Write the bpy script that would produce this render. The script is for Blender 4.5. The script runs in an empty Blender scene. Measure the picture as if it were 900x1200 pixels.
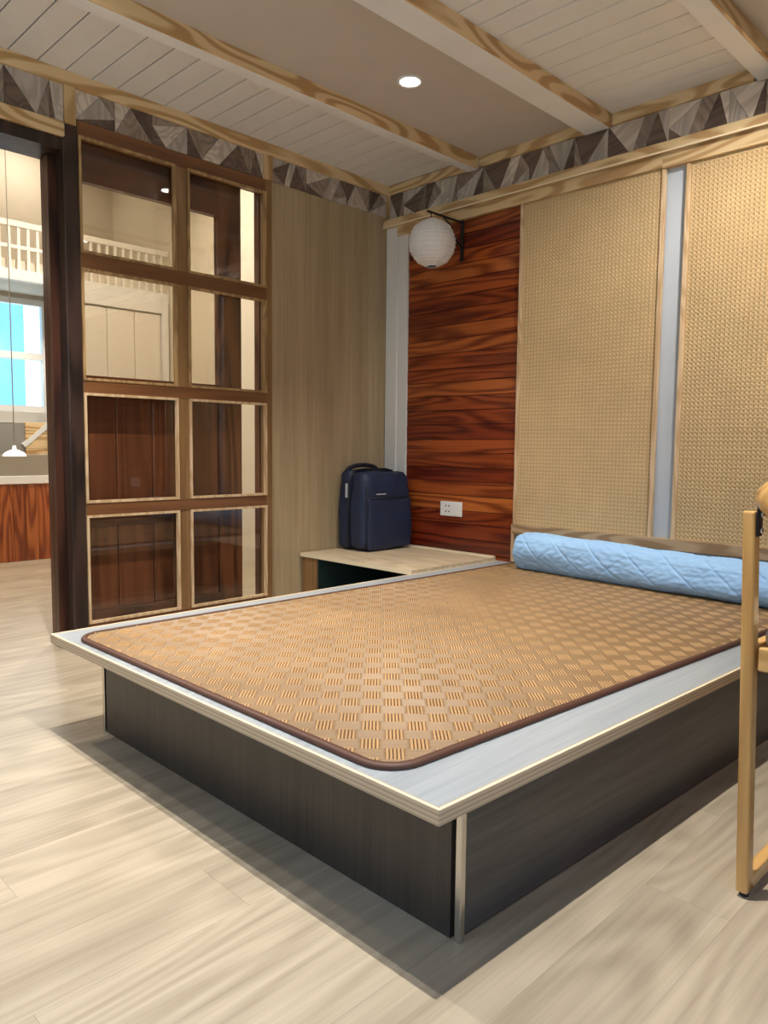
import bpy, bmesh, math, random
from mathutils import Vector, Matrix
R = random.Random(7)
sc = bpy.context.scene
COL = sc.collection

# ---------------------------------------------------------------- camera, world, light, exposure
cam = bpy.data.cameras.new('camera'); cam_o = bpy.data.objects.new('camera', cam); COL.objects.link(cam_o)
r2 = Vector((0.70961193, 0.70450802, 0.01092509)); u2 = Vector((-0.06862569, 0.05367442, 0.99619756)); fw = Vector((-0.70124277, 0.70766341, -0.08643536))
m = Matrix((r2, u2, -fw)).transposed().to_4x4(); m.translation = Vector((3.6982, -3.7510, 1.03))
cam_o.matrix_world = m
cam.sensor_fit = 'VERTICAL'; cam.sensor_height = 36.0; cam.lens = 885.17 / 1200 * 36.0
cam.clip_start = 0.05; cam.clip_end = 100
sc.camera = cam_o

sc.view_settings.view_transform = 'Standard'
sc.view_settings.look = 'None'
sc.view_settings.gamma = 1
sc.view_settings.use_curve_mapping = False
sc.view_settings.exposure = 0.50

world = bpy.data.worlds.new('world'); sc.world = world; world.use_nodes = True
wn = world.node_tree.nodes; wl = world.node_tree.links
bg = wn['Background']
wtc = wn.new('ShaderNodeTexCoord'); wsep = wn.new('ShaderNodeSeparateXYZ'); wr = wn.new('ShaderNodeValToRGB')
wl.new(wtc.outputs['Generated'], wsep.inputs[0]); wl.new(wsep.outputs['Z'], wr.inputs[0]); wl.new(wr.outputs[0], bg.inputs[0])
wr.color_ramp.elements[0].position = 0.0; wr.color_ramp.elements[0].color = (0.70, 0.90, 1.0, 1)
wr.color_ramp.elements[1].position = 0.6; wr.color_ramp.elements[1].color = (0.30, 0.55, 1.0, 1)
SKY = 2.4
bg.inputs[1].default_value = SKY

WARM = (1.0, 0.93, 0.84)
def spot(name, loc, power, angle=120, blend=0.6, color=WARM, size=0.012, to=None):
    l = bpy.data.lights.new(name, 'SPOT'); l.energy = power; l.color = color
    l.spot_size = math.radians(angle); l.spot_blend = blend; l.shadow_soft_size = size
    o = bpy.data.objects.new(name, l); COL.objects.link(o); o.location = loc
    return o
def portal(name, loc, rot, sx, sy):
    l = bpy.data.lights.new(name, 'AREA'); l.shape = 'RECTANGLE'; l.size = sx; l.size_y = sy
    l.cycles.is_portal = True
    o = bpy.data.objects.new(name, l); COL.objects.link(o); o.location = loc; o.rotation_euler = rot
CEIL = 2.77
DOWNLIGHTS = [((0.85, -2.545), 196, 'round white downlight in the plaster strip beyond the near end of the bed'),
              ((2.58, -2.42), 222, 'round white downlight in the ceiling above the near right bed corner'),
              ((1.115, -1.0), 84, 'glowing round white downlight recessed in the plain plaster ceiling strip'),
              ((2.85, -0.85), 74, 'added unseen downlight before the right cane panel, brightening the back wall'),
              ((3.75, -0.85), 40, 'added unseen downlight right of the bed head, brightening the back wall'),
              ((4.10, -2.60), 4, 'round white downlight in the ceiling right of the chair'),
              ((2.58, -4.20), 4, 'round white downlight in the ceiling behind the camera')]
for (x, y), p, _l in DOWNLIGHTS:
    if y == -0.85:                                   # two added washers out of view, turned to brighten the back wall
        s = spot('downlight_lamp', (x, y, CEIL - 0.025), p, 86, 1.0)
        s.rotation_euler = (Vector((x - (.85 if p == 74 else .45), 0.0, 1.5)) - Vector((x, y, CEIL))).to_track_quat('-Z', 'Y').to_euler()
    else:
        spot('downlight_lamp', (x, y, CEIL - 0.025), p, 84 if p == 84 else 105, 1.0)
# added spots without fixtures that brighten the room beyond the partition
spot('inner_fill', (-1.7, -1.0, 3.95), 200, 150, 0.8, (1.0, 0.88, 0.72), 0.08)
spot('inner_fill', (-2.0, -3.0, 3.95), 200, 150, 0.8, (1.0, 0.88, 0.72), 0.08)
spot('inner_fill', (-3.75, -0.9, 4.12), 34, 165, 0.8, (1.0, 0.88, 0.72), 0.08)
spot('inner_fill', (-3.7, -1.0, 2.30), 30, 160, 0.8, (1.0, 0.88, 0.72), 0.08)
# daylight: portals in the windows of the room
portal('window_portal', (5.0, -3.6, 1.6), (0, math.radians(90), 0), 1.4, 2.0)
portal('window_portal', (2.0, -5.2, 1.6), (math.radians(90), 0, 0), 1.6, 1.4)

# ---------------------------------------------------------------- materials
def nt(name):
    mt = bpy.data.materials.new(name); mt.use_nodes = True
    n = mt.node_tree.nodes; l = mt.node_tree.links
    return mt, n, l, n['Principled BSDF']
def plain(name, col, rough=0.6, metal=0.0, emit=None, es=0, var=0.0, spec=0.5, bump=0.0, bscale=200):
    mt, n, l, b = nt(name)
    b.inputs['Base Color'].default_value = (*col, 1); b.inputs['Roughness'].default_value = rough
    b.inputs['Metallic'].default_value = metal; b.inputs['Specular IOR Level'].default_value = spec
    if emit:
        b.inputs['Emission Color'].default_value = (*emit, 1); b.inputs['Emission Strength'].default_value = es
    tc = n.new('ShaderNodeTexCoord'); no = n.new('ShaderNodeTexNoise'); no.inputs['Scale'].default_value = 6
    no.inputs['Detail'].default_value = 5; l.new(tc.outputs['Object'], no.inputs['Vector'])
    if var:
        rp = n.new('ShaderNodeValToRGB'); l.new(no.outputs['Fac'], rp.inputs[0]); l.new(rp.outputs[0], b.inputs['Base Color'])
        rp.color_ramp.elements[0].position = .3; rp.color_ramp.elements[1].position = .7
        rp.color_ramp.elements[0].color = (*[c * (1 - var) for c in col], 1)
        rp.color_ramp.elements[1].color = (*[min(1, c * (1 + var)) for c in col], 1)
    if bump:
        n2 = n.new('ShaderNodeTexNoise'); n2.inputs['Scale'].default_value = bscale; l.new(tc.outputs['Object'], n2.inputs['Vector'])
        bp = n.new('ShaderNodeBump'); bp.inputs['Strength'].default_value = bump; bp.inputs['Distance'].default_value = 0.002
        l.new(n2.outputs['Fac'], bp.inputs['Height']); l.new(bp.outputs[0], b.inputs['Normal'])
    return mt
def wood(name, light, dark, axis='Z', scale=1.0, rings=9.0, stretch=0.10, streak=0.5, rough=0.45, ringmix=0.6,
         rnd=0.0, ramp_rand=None, coat=0.0, bump=0.15, rot=None, lo=.30, hi=.64, spec=0.5):
    """procedural plank wood: contour lines of a stretched noise give the cathedral grain, fine noise the pores"""
    mt, n, l, b = nt(name)
    tc = n.new('ShaderNodeTexCoord'); oi = n.new('ShaderNodeObjectInfo')
    off = n.new('ShaderNodeVectorMath'); off.operation = 'SCALE'; off.inputs['Scale'].default_value = 1.0
    cmb = n.new('ShaderNodeCombineXYZ')
    for k, mul in enumerate((37.0, 71.0, 53.0)):
        mm = n.new('ShaderNodeMath'); mm.operation = 'MULTIPLY'; mm.inputs[1].default_value = mul
        l.new(oi.outputs['Random'], mm.inputs[0]); l.new(mm.outputs[0], cmb.inputs[k])
    add = n.new('ShaderNodeVectorMath'); add.operation = 'ADD'
    mp = n.new('ShaderNodeMapping')
    if rot is not None: mp.inputs['Rotation'].default_value = rot
    l.new(tc.outputs['Object'], mp.inputs['Vector'])
    l.new(mp.outputs[0], add.inputs[0]); l.new(cmb.outputs[0], add.inputs[1])
    ax = 'XYZ'.index(axis)
    def scaled(s, st):
        v = n.new('ShaderNodeVectorMath'); v.operation = 'MULTIPLY'
        sv = [s, s, s]; sv[ax] = s * st; v.inputs[1].default_value = sv
        l.new(add.outputs[0], v.inputs[0]); return v
    n1 = n.new('ShaderNodeTexNoise'); n1.inputs['Scale'].default_value = 1; n1.inputs['Detail'].default_value = 1.5
    n1.inputs['Roughness'].default_value = .4
    l.new(scaled(4.0 * scale, stretch * 2.0).outputs[0], n1.inputs['Vector'])
    ml = n.new('ShaderNodeMath'); ml.operation = 'MULTIPLY'; ml.inputs[1].default_value = rings * 6.28 * 2.2; l.new(n1.outputs['Fac'], ml.inputs[0])
    sn = n.new('ShaderNodeMath'); sn.operation = 'SINE'; l.new(ml.outputs[0], sn.inputs[0])
    mr = n.new('ShaderNodeMapRange'); mr.inputs[1].default_value = -1; mr.inputs[2].default_value = 1; l.new(sn.outputs[0], mr.inputs[0])
    n2 = n.new('ShaderNodeTexNoise'); n2.inputs['Scale'].default_value = 1; n2.inputs['Detail'].default_value = 6; n2.inputs['Roughness'].default_value = .65
    l.new(scaled(60 * scale, .025).outputs[0], n2.inputs['Vector'])
    n3 = n.new('ShaderNodeTexNoise'); n3.inputs['Scale'].default_value = 1; n3.inputs['Detail'].default_value = 5
    l.new(scaled(9 * scale, .06).outputs[0], n3.inputs['Vector'])
    mx = n.new('ShaderNodeMix'); mx.data_type = 'FLOAT'; mx.inputs[0].default_value = 1 - ringmix
    l.new(mr.outputs[0], mx.inputs[2]); l.new(n3.outputs['Fac'], mx.inputs[3])
    mx2 = n.new('ShaderNodeMix'); mx2.data_type = 'FLOAT'; mx2.inputs[0].default_value = streak
    l.new(mx.outputs[0], mx2.inputs[2]); l.new(n2.outputs['Fac'], mx2.inputs[3])
    rp = n.new('ShaderNodeValToRGB'); l.new(mx2.outputs[0], rp.inputs[0])
    rp.color_ramp.elements[0].position = lo; rp.color_ramp.elements[1].position = hi
    rp.color_ramp.elements[0].color = (*dark, 1); rp.color_ramp.elements[1].color = (*light, 1)
    out = rp.outputs[0]
    if ramp_rand:
        rr = n.new('ShaderNodeValToRGB'); rr.color_ramp.interpolation = 'LINEAR'; l.new(oi.outputs['Random'], rr.inputs[0])
        els = rr.color_ramp.elements
        while len(els) < len(ramp_rand): els.new(.5)
        for k, c in enumerate(ramp_rand):
            els[k].position = k / (len(ramp_rand) - 1); els[k].color = (*c, 1)
        mm = n.new('ShaderNodeMix'); mm.data_type = 'RGBA'; mm.blend_type = 'MULTIPLY'; mm.inputs[0].default_value = 1
        l.new(out, mm.inputs[6]); l.new(rr.outputs[0], mm.inputs[7]); out = mm.outputs[2]
    if rnd:
        hs = n.new('ShaderNodeHueSaturation'); mr2 = n.new('ShaderNodeMapRange'); l.new(oi.outputs['Random'], mr2.inputs[0])
        mr2.inputs[3].default_value = 1 - rnd; mr2.inputs[4].default_value = 1 + rnd; l.new(mr2.outputs[0], hs.inputs['Value'])
        l.new(out, hs.inputs['Color']); out = hs.outputs[0]
    l.new(out, b.inputs['Base Color'])
    b.inputs['Roughness'].default_value = rough; b.inputs['Coat Weight'].default_value = coat; b.inputs['Coat Roughness'].default_value = .15
    b.inputs['Specular IOR Level'].default_value = spec
    if bump:
        bp = n.new('ShaderNodeBump'); bp.inputs['Strength'].default_value = bump; bp.inputs['Distance'].default_value = 0.002
        l.new(mx2.outputs[0], bp.inputs['Height']); l.new(bp.outputs[0], b.inputs['Normal'])
    return mt
def layered(name, cols, pitch):
    mt, n, l, b = nt(name)
    tc = n.new('ShaderNodeTexCoord'); sp = n.new('ShaderNodeSeparateXYZ'); l.new(tc.outputs['Object'], sp.inputs[0])
    no = n.new('ShaderNodeTexNoise'); no.inputs['Scale'].default_value = 3; l.new(tc.outputs['Object'], no.inputs['Vector'])
    mul = n.new('ShaderNodeMath'); mul.operation = 'MULTIPLY'; mul.inputs[1].default_value = 6.28 / pitch; l.new(sp.outputs['Z'], mul.inputs[0])
    ad = n.new('ShaderNodeMath'); ad.operation = 'ADD'; l.new(mul.outputs[0], ad.inputs[0]); l.new(no.outputs['Fac'], ad.inputs[1])
    sn = n.new('ShaderNodeMath'); sn.operation = 'SINE'; l.new(ad.outputs[0], sn.inputs[0])
    mr = n.new('ShaderNodeMapRange'); mr.inputs[1].default_value = -1; l.new(sn.outputs[0], mr.inputs[0])
    rp = n.new('ShaderNodeValToRGB'); l.new(mr.outputs[0], rp.inputs[0])
    rp.color_ramp.elements[0].color = (*cols[0], 1); rp.color_ramp.elements[1].color = (*cols[1], 1)
    l.new(rp.outputs[0], b.inputs['Base Color']); b.inputs['Roughness'].default_value = .45
    return mt
def glass(name, tint=(1, 1, 1), f0=0.05):
    mt, n, l, b = nt(name); n.remove(b)
    tr = n.new('ShaderNodeBsdfTransparent'); tr.inputs[0].default_value = (*tint, 1)
    gl = n.new('ShaderNodeBsdfGlossy'); gl.inputs['Roughness'].default_value = 0.0
    lw = n.new('ShaderNodeLayerWeight'); lw.inputs[0].default_value = .5
    pw = n.new('ShaderNodeMath'); pw.operation = 'POWER'; pw.inputs[1].default_value = 5; l.new(lw.outputs['Facing'], pw.inputs[0])
    mr = n.new('ShaderNodeMapRange'); mr.inputs[3].default_value = f0; mr.inputs[4].default_value = 1; l.new(pw.outputs[0], mr.inputs[0])
    mx = n.new('ShaderNodeMixShader'); l.new(mr.outputs[0], mx.inputs[0]); l.new(tr.outputs[0], mx.inputs[1]); l.new(gl.outputs[0], mx.inputs[2])
    l.new(mx.outputs[0], n['Material Output'].inputs[0])
    return mt

M = {}
M['floor'] = wood('pale_oak_laminate', (.50, .43, .325), (.27, .22, .155), 'Y', .9, 5.5, .10, .5, rough=.34, ringmix=.24, rnd=.04, bump=.06, lo=.26, hi=.66)
M['oak_panel'] = wood('light_oak_veneer', (.50, .385, .235), (.31, .225, .125), 'Z', 1.1, 3, .012, .45, rough=.5, ringmix=.08, bump=.05)
M['pine'] = wood('knotty_pine', (.76, .55, .30), (.50, .29, .115), 'Y', 1.3, 5, .09, .22, rough=.4, ringmix=.85, coat=.1)
M['pine_x'] = wood('knotty_pine_cross', (.70, .52, .29), (.47, .29, .13), 'X', 1.3, 5, .09, .25, rough=.4, ringmix=.8, coat=.1)
M['pine_z'] = wood('knotty_pine_upright', (.66, .45, .23), (.42, .25, .10), 'Z', 1.3, 5, .09, .3, rough=.4, ringmix=.7)
M['honey'] = wood('honey_brown_pine', (.32, .18, .07), (.16, .075, .027), 'Z', 1.4, 3, .04, .5, rough=.38, ringmix=.2, coat=.2)
M['honey_y'] = wood('honey_brown_pine_rail', (.24, .10, .035), (.10, .035, .014), 'Y', 1.4, 3, .04, .5, rough=.38, ringmix=.2, coat=.2)
M['bead'] = wood('pale_wood_bead', (.72, .53, .33), (.55, .36, .19), 'Z', 2, 4, .1, .4, rough=.45)
M['bead_gold'] = wood('golden_wood_bead', (.46, .29, .13), (.28, .16, .065), 'Z', 2, 4, .1, .4, rough=.4)
M['jamb_red'] = wood('black_red_timber', (.075, .026, .014), (.025, .009, .006), 'Z', 1.2, 4, .06, .4, rough=.35, coat=.1)
M['ebony'] = wood('black_brown_timber', (.045, .024, .018), (.012, .006, .005), 'Z', 1.2, 4, .06, .4, rough=.4, coat=.15)
M['walnut'] = wood('dark_red_brown_timber', (.17, .06, .022), (.07, .020, .008), 'Z', 1.2, 4, .06, .3, rough=.3, coat=.25, rnd=.2)
M['walnut_y'] = wood('dark_red_brown_rail', (.15, .05, .02), (.06, .017, .007), 'Y', 1.2, 4, .06, .3, rough=.3, coat=.25)
M['red_plank'] = wood('varnished_cedar_plank', (.50, .125, .028), (.15, .022, .006), 'X', 1.9, 4, .05, .45, rough=.26, ringmix=.5, coat=.3,
                      ramp_rand=[(.40, .20, .22), (.85, .75, .6), (.45, .26, .26), (1.1, 1.25, 1.1), (.60, .42, .38), (.9, .8, .65), (.42, .24, .22)])
M['wainscot'] = wood('varnished_cedar_wainscot', (.42, .115, .032), (.20, .036, .010), 'Z', 1.5, 5, .055, .3, rough=.25, coat=.3,
                     ramp_rand=[(.6, .5, .5), (1, 1, 1), (.75, .7, .6), (1.15, 1.3, 1.2)])
M['teal'] = plain('teal_edge', (.012, .035, .035), .6)  # teal darkened, so the bench cavity's shade sits in the colour
M['cherry_panel'] = wood('dark_cherry_board', (.21, .075, .030), (.10, .030, .012), 'Z', 1.3, 4, .04, .4, rough=.35, ringmix=.3, rnd=.15)
M['white_plank'] = plain('white_painted_plank', (.82, .81, .80), .5, var=.03, bump=.05, bscale=60)
M['white_paint'] = plain('white_painted_beam', (.86, .86, .86), .42, var=.03, bump=.15, bscale=40)
M['plaster'] = plain('beige_plaster', (.58, .53, .48), .85, var=.02, bump=.1, bscale=30)
M['dark_gap'] = plain('dark_gap', (.02, .018, .015), .9)
M['wall_grey'] = plain('blue_grey_wall_paint', (.52, .57, .64), .7, var=.02, bump=.15, bscale=120)
M['cream'] = plain('cream_wall_paint', (.66, .60, .50), .8, var=.02)
M['white'] = plain('white_gloss_paint', (.78, .78, .77), .4)
M['white_panel'] = plain('white_door_paint', (.80, .77, .71), .5)
M['counter'] = plain('grey_counter_face', (.30, .27, .22), .6, var=.05)
M['slab'] = wood('pale_grey_laminate', (.40, .44, .475), (.25, .28, .315), 'Y', 1.4, 4, .03, .6, rough=.3, ringmix=.12, bump=.03)
M['grey_x'] = wood('dark_grey_laminate_shaded', (.075, .063, .052), (.035, .029, .024), 'Z', 1.4, 3, .02, .6, rough=.4, ringmix=.12, bump=.05)  # darker than the side panels: the end panel's shade is in the colour
M['grey_y'] = wood('dark_grey_laminate_lengthways', (.11, .105, .098), (.042, .041, .040), 'Y', 1.4, 3, .03, .55, rough=.32, ringmix=.15, bump=.05)
M['ply'] = layered('pale_ply_edge', ((.52, .40, .27), (.74, .61, .44)), .010)
M['ply_top'] = plain('pale_edge_lip', (.85, .74, .53), .4)
M['chrome'] = plain('brushed_aluminium', (.62, .61, .58), .25, 1.0)
M['bench'] = wood('light_oak_laminate', (.66, .54, .38), (.49, .38, .25), 'X', 1.2, 5, .06, .4, rough=.4, ringmix=.4)
M['mat_base'] = plain('woven_mat_ground', (.085, .040, .018), .7)
M['mat_strand'] = plain('rattan_mat_strand', (.50, .315, .15), .38, var=.12)
M['mat_strand2'] = plain('rattan_mat_strand_across', (.26, .158, .070), .45, var=.12)
M['binding'] = plain('brown_cloth_binding', (.085, .035, .022), .55, bump=.3, bscale=500)
M['quilt'] = plain('light_blue_quilted_cotton', (.37, .63, 1.0), .75, var=.03, bump=.25, bscale=90)
M['seam'] = plain('blue_seam_thread', (.22, .42, .66), .8)
M['cane_back'] = plain('cane_backing_cloth', (.36, .22, .09), .8)
M['cane'] = plain('woven_cane', (.78, .57, .31), .5, var=.06)
M['navy'] = plain('navy_nylon', (.010, .021, .060), .55, var=.1, bump=.3, bscale=700)
M['navy_dark'] = plain('navy_nylon_dark', (.008, .011, .022), .6)
M['silver'] = plain('silver_print', (.55, .56, .6), .4)
M['lantern'] = plain('white_paper', (.78, .75, .74), .8)
M['lantern_rib'] = plain('paper_lantern_rib', (.92, .90, .88), .7)
M['iron'] = plain('black_iron', (.012, .011, .012), .4)
M['socket'] = plain('white_socket_plastic', (.85, .85, .84), .3)
M['hole'] = plain('socket_hole', (.03, .03, .03), .6)
M['chair'] = wood('honey_ash', (.62, .37, .13), (.46, .245, .075), 'Z', 1.6, 4, .05, .4, rough=.25, coat=.4)
M['chair_y'] = wood('honey_ash_rail', (.62, .37, .13), (.46, .245, .075), 'Y', 1.6, 4, .05, .4, rough=.25, coat=.4)
M['chair_x'] = wood('honey_ash_crossrail', (.66, .40, .15), (.50, .28, .09), 'X', 1.6, 4, .05, .4, rough=.22, coat=.5)
M['cushion'] = plain('beige_seat_fabric', (.55, .45, .34), .8, bump=.3, bscale=300)
M['rubber'] = plain('black_rubber', (.02, .02, .02), .7)
M['lamp'] = plain('lamp_diffuser', (1, 1, 1), .5, emit=(1.0, .95, .86), es=14)
M['pendant'] = plain('pendant_glass', (.9, .88, .84), .5, emit=(1.0, .93, .82), es=1.1)
M['glass'] = glass('clear_glass', (.97, .97, .96), .045)
M['glass_dim'] = glass('greyish_door_glass', (.86, .83, .78), .05)
M['frost'] = glass('pale_window_glass', (.95, .98, 1.0), .04)
TONES = [wood('mosaic_pale', (.66, .57, .48), (.46, .38, .31), 'X', 2, 4, .05, .5, rough=.5, rnd=.1, rot=(0, .6, .0)),
         wood('mosaic_mid', (.34, .265, .21), (.22, .165, .13), 'X', 2, 4, .05, .5, rough=.5, rnd=.12, rot=(0, -1.0, 0)),
         wood('mosaic_dark', (.17, .115, .085), (.10, .065, .05), 'X', 2, 4, .05, .5, rough=.5, rnd=.15, rot=(0, .2, 0)),
         wood('mosaic_greige', (.54, .47, .41), (.38, .33, .28), 'X', 2, 4, .05, .5, rough=.5, rnd=.1, rot=(0, 1.4, 0))]

# ---------------------------------------------------------------- helpers
def wpos(o):
    p = Vector((0, 0, 0))
    while o is not None: p += o.location; o = o.parent
    return p
def link(name, me, mat, parent=None, center=True):
    if mat is not None and not me.materials: me.materials.append(mat)
    o = bpy.data.objects.new(name, me); COL.objects.link(o)
    if center and len(me.vertices):
        xs = [v.co for v in me.vertices]
        lo = Vector([min(v[i] for v in xs) for i in range(3)]); hi = Vector([max(v[i] for v in xs) for i in range(3)])
        c = (lo + hi) / 2; c.z = lo.z if parent is None else c.z
        me.transform(Matrix.Translation(-c)); o.location = c
    if parent is not None:
        o.parent = parent; o.location = o.location - wpos(parent)
    return o
def tag(o, label=None, cat=None, group=None, kind=None):
    if label: o['label'] = label
    if cat: o['category'] = cat
    if group: o['group'] = group
    if kind: o['kind'] = kind
    return o
def empty(name, loc, label=None, cat=None, group=None, kind=None):
    o = bpy.data.objects.new(name, None); COL.objects.link(o); o.location = loc; o.empty_display_size = .1
    return tag(o, label, cat, group, kind)
class MB:
    def __init__(s): s.v = []; s.f = []
    def add(s, vs, fs):
        b = len(s.v); s.v += [tuple(v) for v in vs]; s.f += [tuple(b + i for i in f) for f in fs]; return s
    def box(s, x0, x1, y0, y1, z0, z1):
        vs = [(x, y, z) for z in (z0, z1) for y in (y0, y1) for x in (x0, x1)]
        return s.add(vs, [(0, 2, 3, 1), (4, 5, 7, 6), (0, 1, 5, 4), (1, 3, 7, 5), (3, 2, 6, 7), (2, 0, 4, 6)])
    def prism(s, pts, z0, z1):            # pts ccw in xy
        n = len(pts); vs = [(p[0], p[1], z0) for p in pts] + [(p[0], p[1], z1) for p in pts]
        return s.add(vs, [tuple(range(n))[::-1], tuple(range(n, 2 * n))] + [(i, (i + 1) % n, n + (i + 1) % n, n + i) for i in range(n)])
    def bar(s, a, b, w, h, up=(0, 0, 1)):
        a = Vector(a); b = Vector(b); d = (b - a).normalized(); u = Vector(up)
        r = d.cross(u)
        if r.length < 1e-4: r = d.cross(Vector((1, 0, 0)))
        r.normalize(); u = r.cross(d).normalized()
        vs = [p + r * (sx * w / 2) + u * (sy * h / 2) for p in (a, b) for sx, sy in ((-1, -1), (1, -1), (1, 1), (-1, 1))]
        return s.add(vs, [(0, 1, 2, 3)[::-1], (4, 5, 6, 7), (0, 1, 5, 4), (1, 2, 6, 5), (2, 3, 7, 6), (3, 0, 4, 7)])
    def tube(s, pts, rad, n=10, cap=True, flat=1.0, up=(0, 0, 1)):
        pts = [Vector(p) for p in pts]; rad = rad if isinstance(rad, (list, tuple)) else [rad] * len(pts)
        b = len(s.v)
        for i, p in enumerate(pts):
            d = (pts[min(i + 1, len(pts) - 1)] - pts[max(i - 1, 0)]).normalized()
            r = d.cross(Vector(up))
            if r.length < 1e-3: r = d.cross(Vector((0, 1, 0)))
            r.normalize(); u = r.cross(d)
            for k in range(n):
                a = 2 * math.pi * k / n
                s.v.append(tuple(p + r * math.cos(a) * rad[i] * flat + u * math.sin(a) * rad[i]))
        for i in range(len(pts) - 1):
            for k in range(n):
                s.f.append((b + i * n + k, b + i * n + (k + 1) % n, b + (i + 1) * n + (k + 1) % n, b + (i + 1) * n + k))
        if cap:
            s.f.append(tuple(b + k for k in range(n))[::-1]); s.f.append(tuple(b + (len(pts) - 1) * n + k for k in range(n)))
        return s
    def lathe(s, prof, c=(0, 0, 0), n=24):
        b = len(s.v)
        for r, z in prof:
            for k in range(n):
                a = 2 * math.pi * k / n; s.v.append((c[0] + r * math.cos(a), c[1] + r * math.sin(a), c[2] + z))
        for i in range(len(prof) - 1):
            for k in range(n):
                s.f.append((b + i * n + k, b + i * n + (k + 1) % n, b + (i + 1) * n + (k + 1) % n, b + (i + 1) * n + k))
        s.f.append(tuple(b + k for k in range(n))[::-1]); s.f.append(tuple(b + (len(prof) - 1) * n + k for k in range(n)))
        return s
    def mesh(s, name, smooth=False, bevel=0.0, seg=2, angle=30):
        me = bpy.data.meshes.new(name); me.from_pydata(s.v, [], s.f)
        bm = bmesh.new(); bm.from_mesh(me)
        bmesh.ops.recalc_face_normals(bm, faces=bm.faces)
        if bevel:
            es = [e for e in bm.edges if len(e.link_faces) == 2 and e.calc_face_angle(0) > math.radians(angle)]
            bmesh.ops.bevel(bm, geom=es, offset=bevel, segments=seg, affect='EDGES', profile=.5, clamp_overlap=True)
        bm.to_mesh(me); bm.free()
        if smooth:
            me.polygons.foreach_set('use_smooth', [True] * len(me.polygons))
        me.update(); return me
    def build(s, name, mat, parent=None, smooth=False, bevel=0.0, seg=2, **kw):
        return link(name, s.mesh(name, smooth, bevel, seg), mat, parent)
def box(name, mat, parent, x0, x1, y0, y1, z0, z1, bevel=0.0, seg=1):
    return MB().box(x0, x1, y0, y1, z0, z1).build(name, mat, parent, bevel=bevel, seg=seg)
def shared_boxes(name, mat, parent, items, bevel=0.0, tol=1e-4):
    """boxes of equal size share one mesh; items = list of (x0,x1,y0,y1,z0,z1)"""
    cache = {}; out = []; pw = wpos(parent) if parent else Vector()
    for (x0, x1, y0, y1, z0, z1) in items:
        k = (round(x1 - x0, 4), round(y1 - y0, 4), round(z1 - z0, 4))
        if k not in cache:
            me = MB().box(-k[0] / 2, k[0] / 2, -k[1] / 2, k[1] / 2, -k[2] / 2, k[2] / 2).mesh(name, bevel=bevel, seg=1)
            me.materials.append(mat); cache[k] = me
        o = bpy.data.objects.new(name, cache[k]); COL.objects.link(o)
        if parent: o.parent = parent
        o.location = Vector(((x0 + x1) / 2, (y0 + y1) / 2, (z0 + z1) / 2)) - pw
        out.append(o)
    return out

# ---------------------------------------------------------------- floor
floor = box('floor', M['dark_gap'], None, -3.4, 5.1, -5.3, 0.45, -0.03, -0.004); tag(floor, kind='structure')
items = []
pw_, pl_ = 0.195, 1.30
x = -3.3; i = 0
while x < 5.05:
    y = -5.25 - (i * 0.47 % pl_)
    while y < 0.4:
        y0, y1 = max(y, -5.25), min(y + pl_, 0.4)
        if y1 - y0 > .02: items.append((x + .00015, x + pw_ - .00015, y0 + .0002, y1 - .0002, -0.004, 0.0))
        y += pl_
    x += pw_; i += 1
shared_boxes('floor_plank', M['floor'], floor, items)

# ---------------------------------------------------------------- ceiling
ceiling = box('ceiling', M['plaster'], None, -0.0, 5.1, -5.3, 0.1, CEIL + .012, CEIL + .10); tag(ceiling, kind='structure')
box('plaster_strip', M['plaster'], ceiling, .77, 1.49, -5.3, 0.0, CEIL, CEIL + .012)
box('plaster_strip', M['plaster'], ceiling, 2.465, 5.1, -5.3, 0.0, CEIL, CEIL + .012)
# dark ground showing in the joints of the boarded strips
box('joint_ground', M['dark_gap'], ceiling, 0.0, .77, -5.3, 0.0, CEIL + .009, CEIL + .012)
box('joint_ground', M['dark_gap'], ceiling, 1.49, 2.465, -5.3, 0.0, CEIL + .009, CEIL + .012)
for (xa, xb, y_start) in ((0.0, .70, -0.02), (1.62, 2.36, -0.01)):
    its = []; y = y_start
    while y > -5.2:
        its.append((xa, xb, y - .1275 + .0028, y - .0028, CEIL, CEIL + .008)); y -= .1275
    shared_boxes('ceiling_plank', M['white_plank'], ceiling, its, bevel=.0012)
# boxed beams: white underside, bare pine side
for (xa, xb, yb_) in ((.69, .77, 0.0), (1.49, 1.64, 0.0), (2.365, 2.465, 0.0)):
    bmo = box('beam', M['white_paint'], ceiling, xa, xb - .012, -5.2, -.02, 2.70, CEIL, bevel=.002)
    bmo['label'] = 'white painted ceiling beam with a bare pine side'
    box('pine_side', M['pine'], bmo, xb - .012, xb, -5.2, -.02, 2.702, CEIL + .001, bevel=.001)
box('edge_strip', M['pine'], ceiling, 2.345, 2.365, -5.2, -.02, 2.745, CEIL)

# crown mouldings
crown = box('trim_1', M['pine'], None, 0.0, .018, -5.2, 0.0, 2.705, CEIL, bevel=.002); tag(crown, kind='structure')
for k, (xa, xb) in enumerate(((.018, .69), (.77, 1.49), (1.64, 2.345), (2.465, 5.0))):
    t = box('trim_%d' % (k + 2), M['pine_x'], None, xa, xb, -.02, 0.0, 2.712, CEIL, bevel=.002); tag(t, kind='structure')

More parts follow.
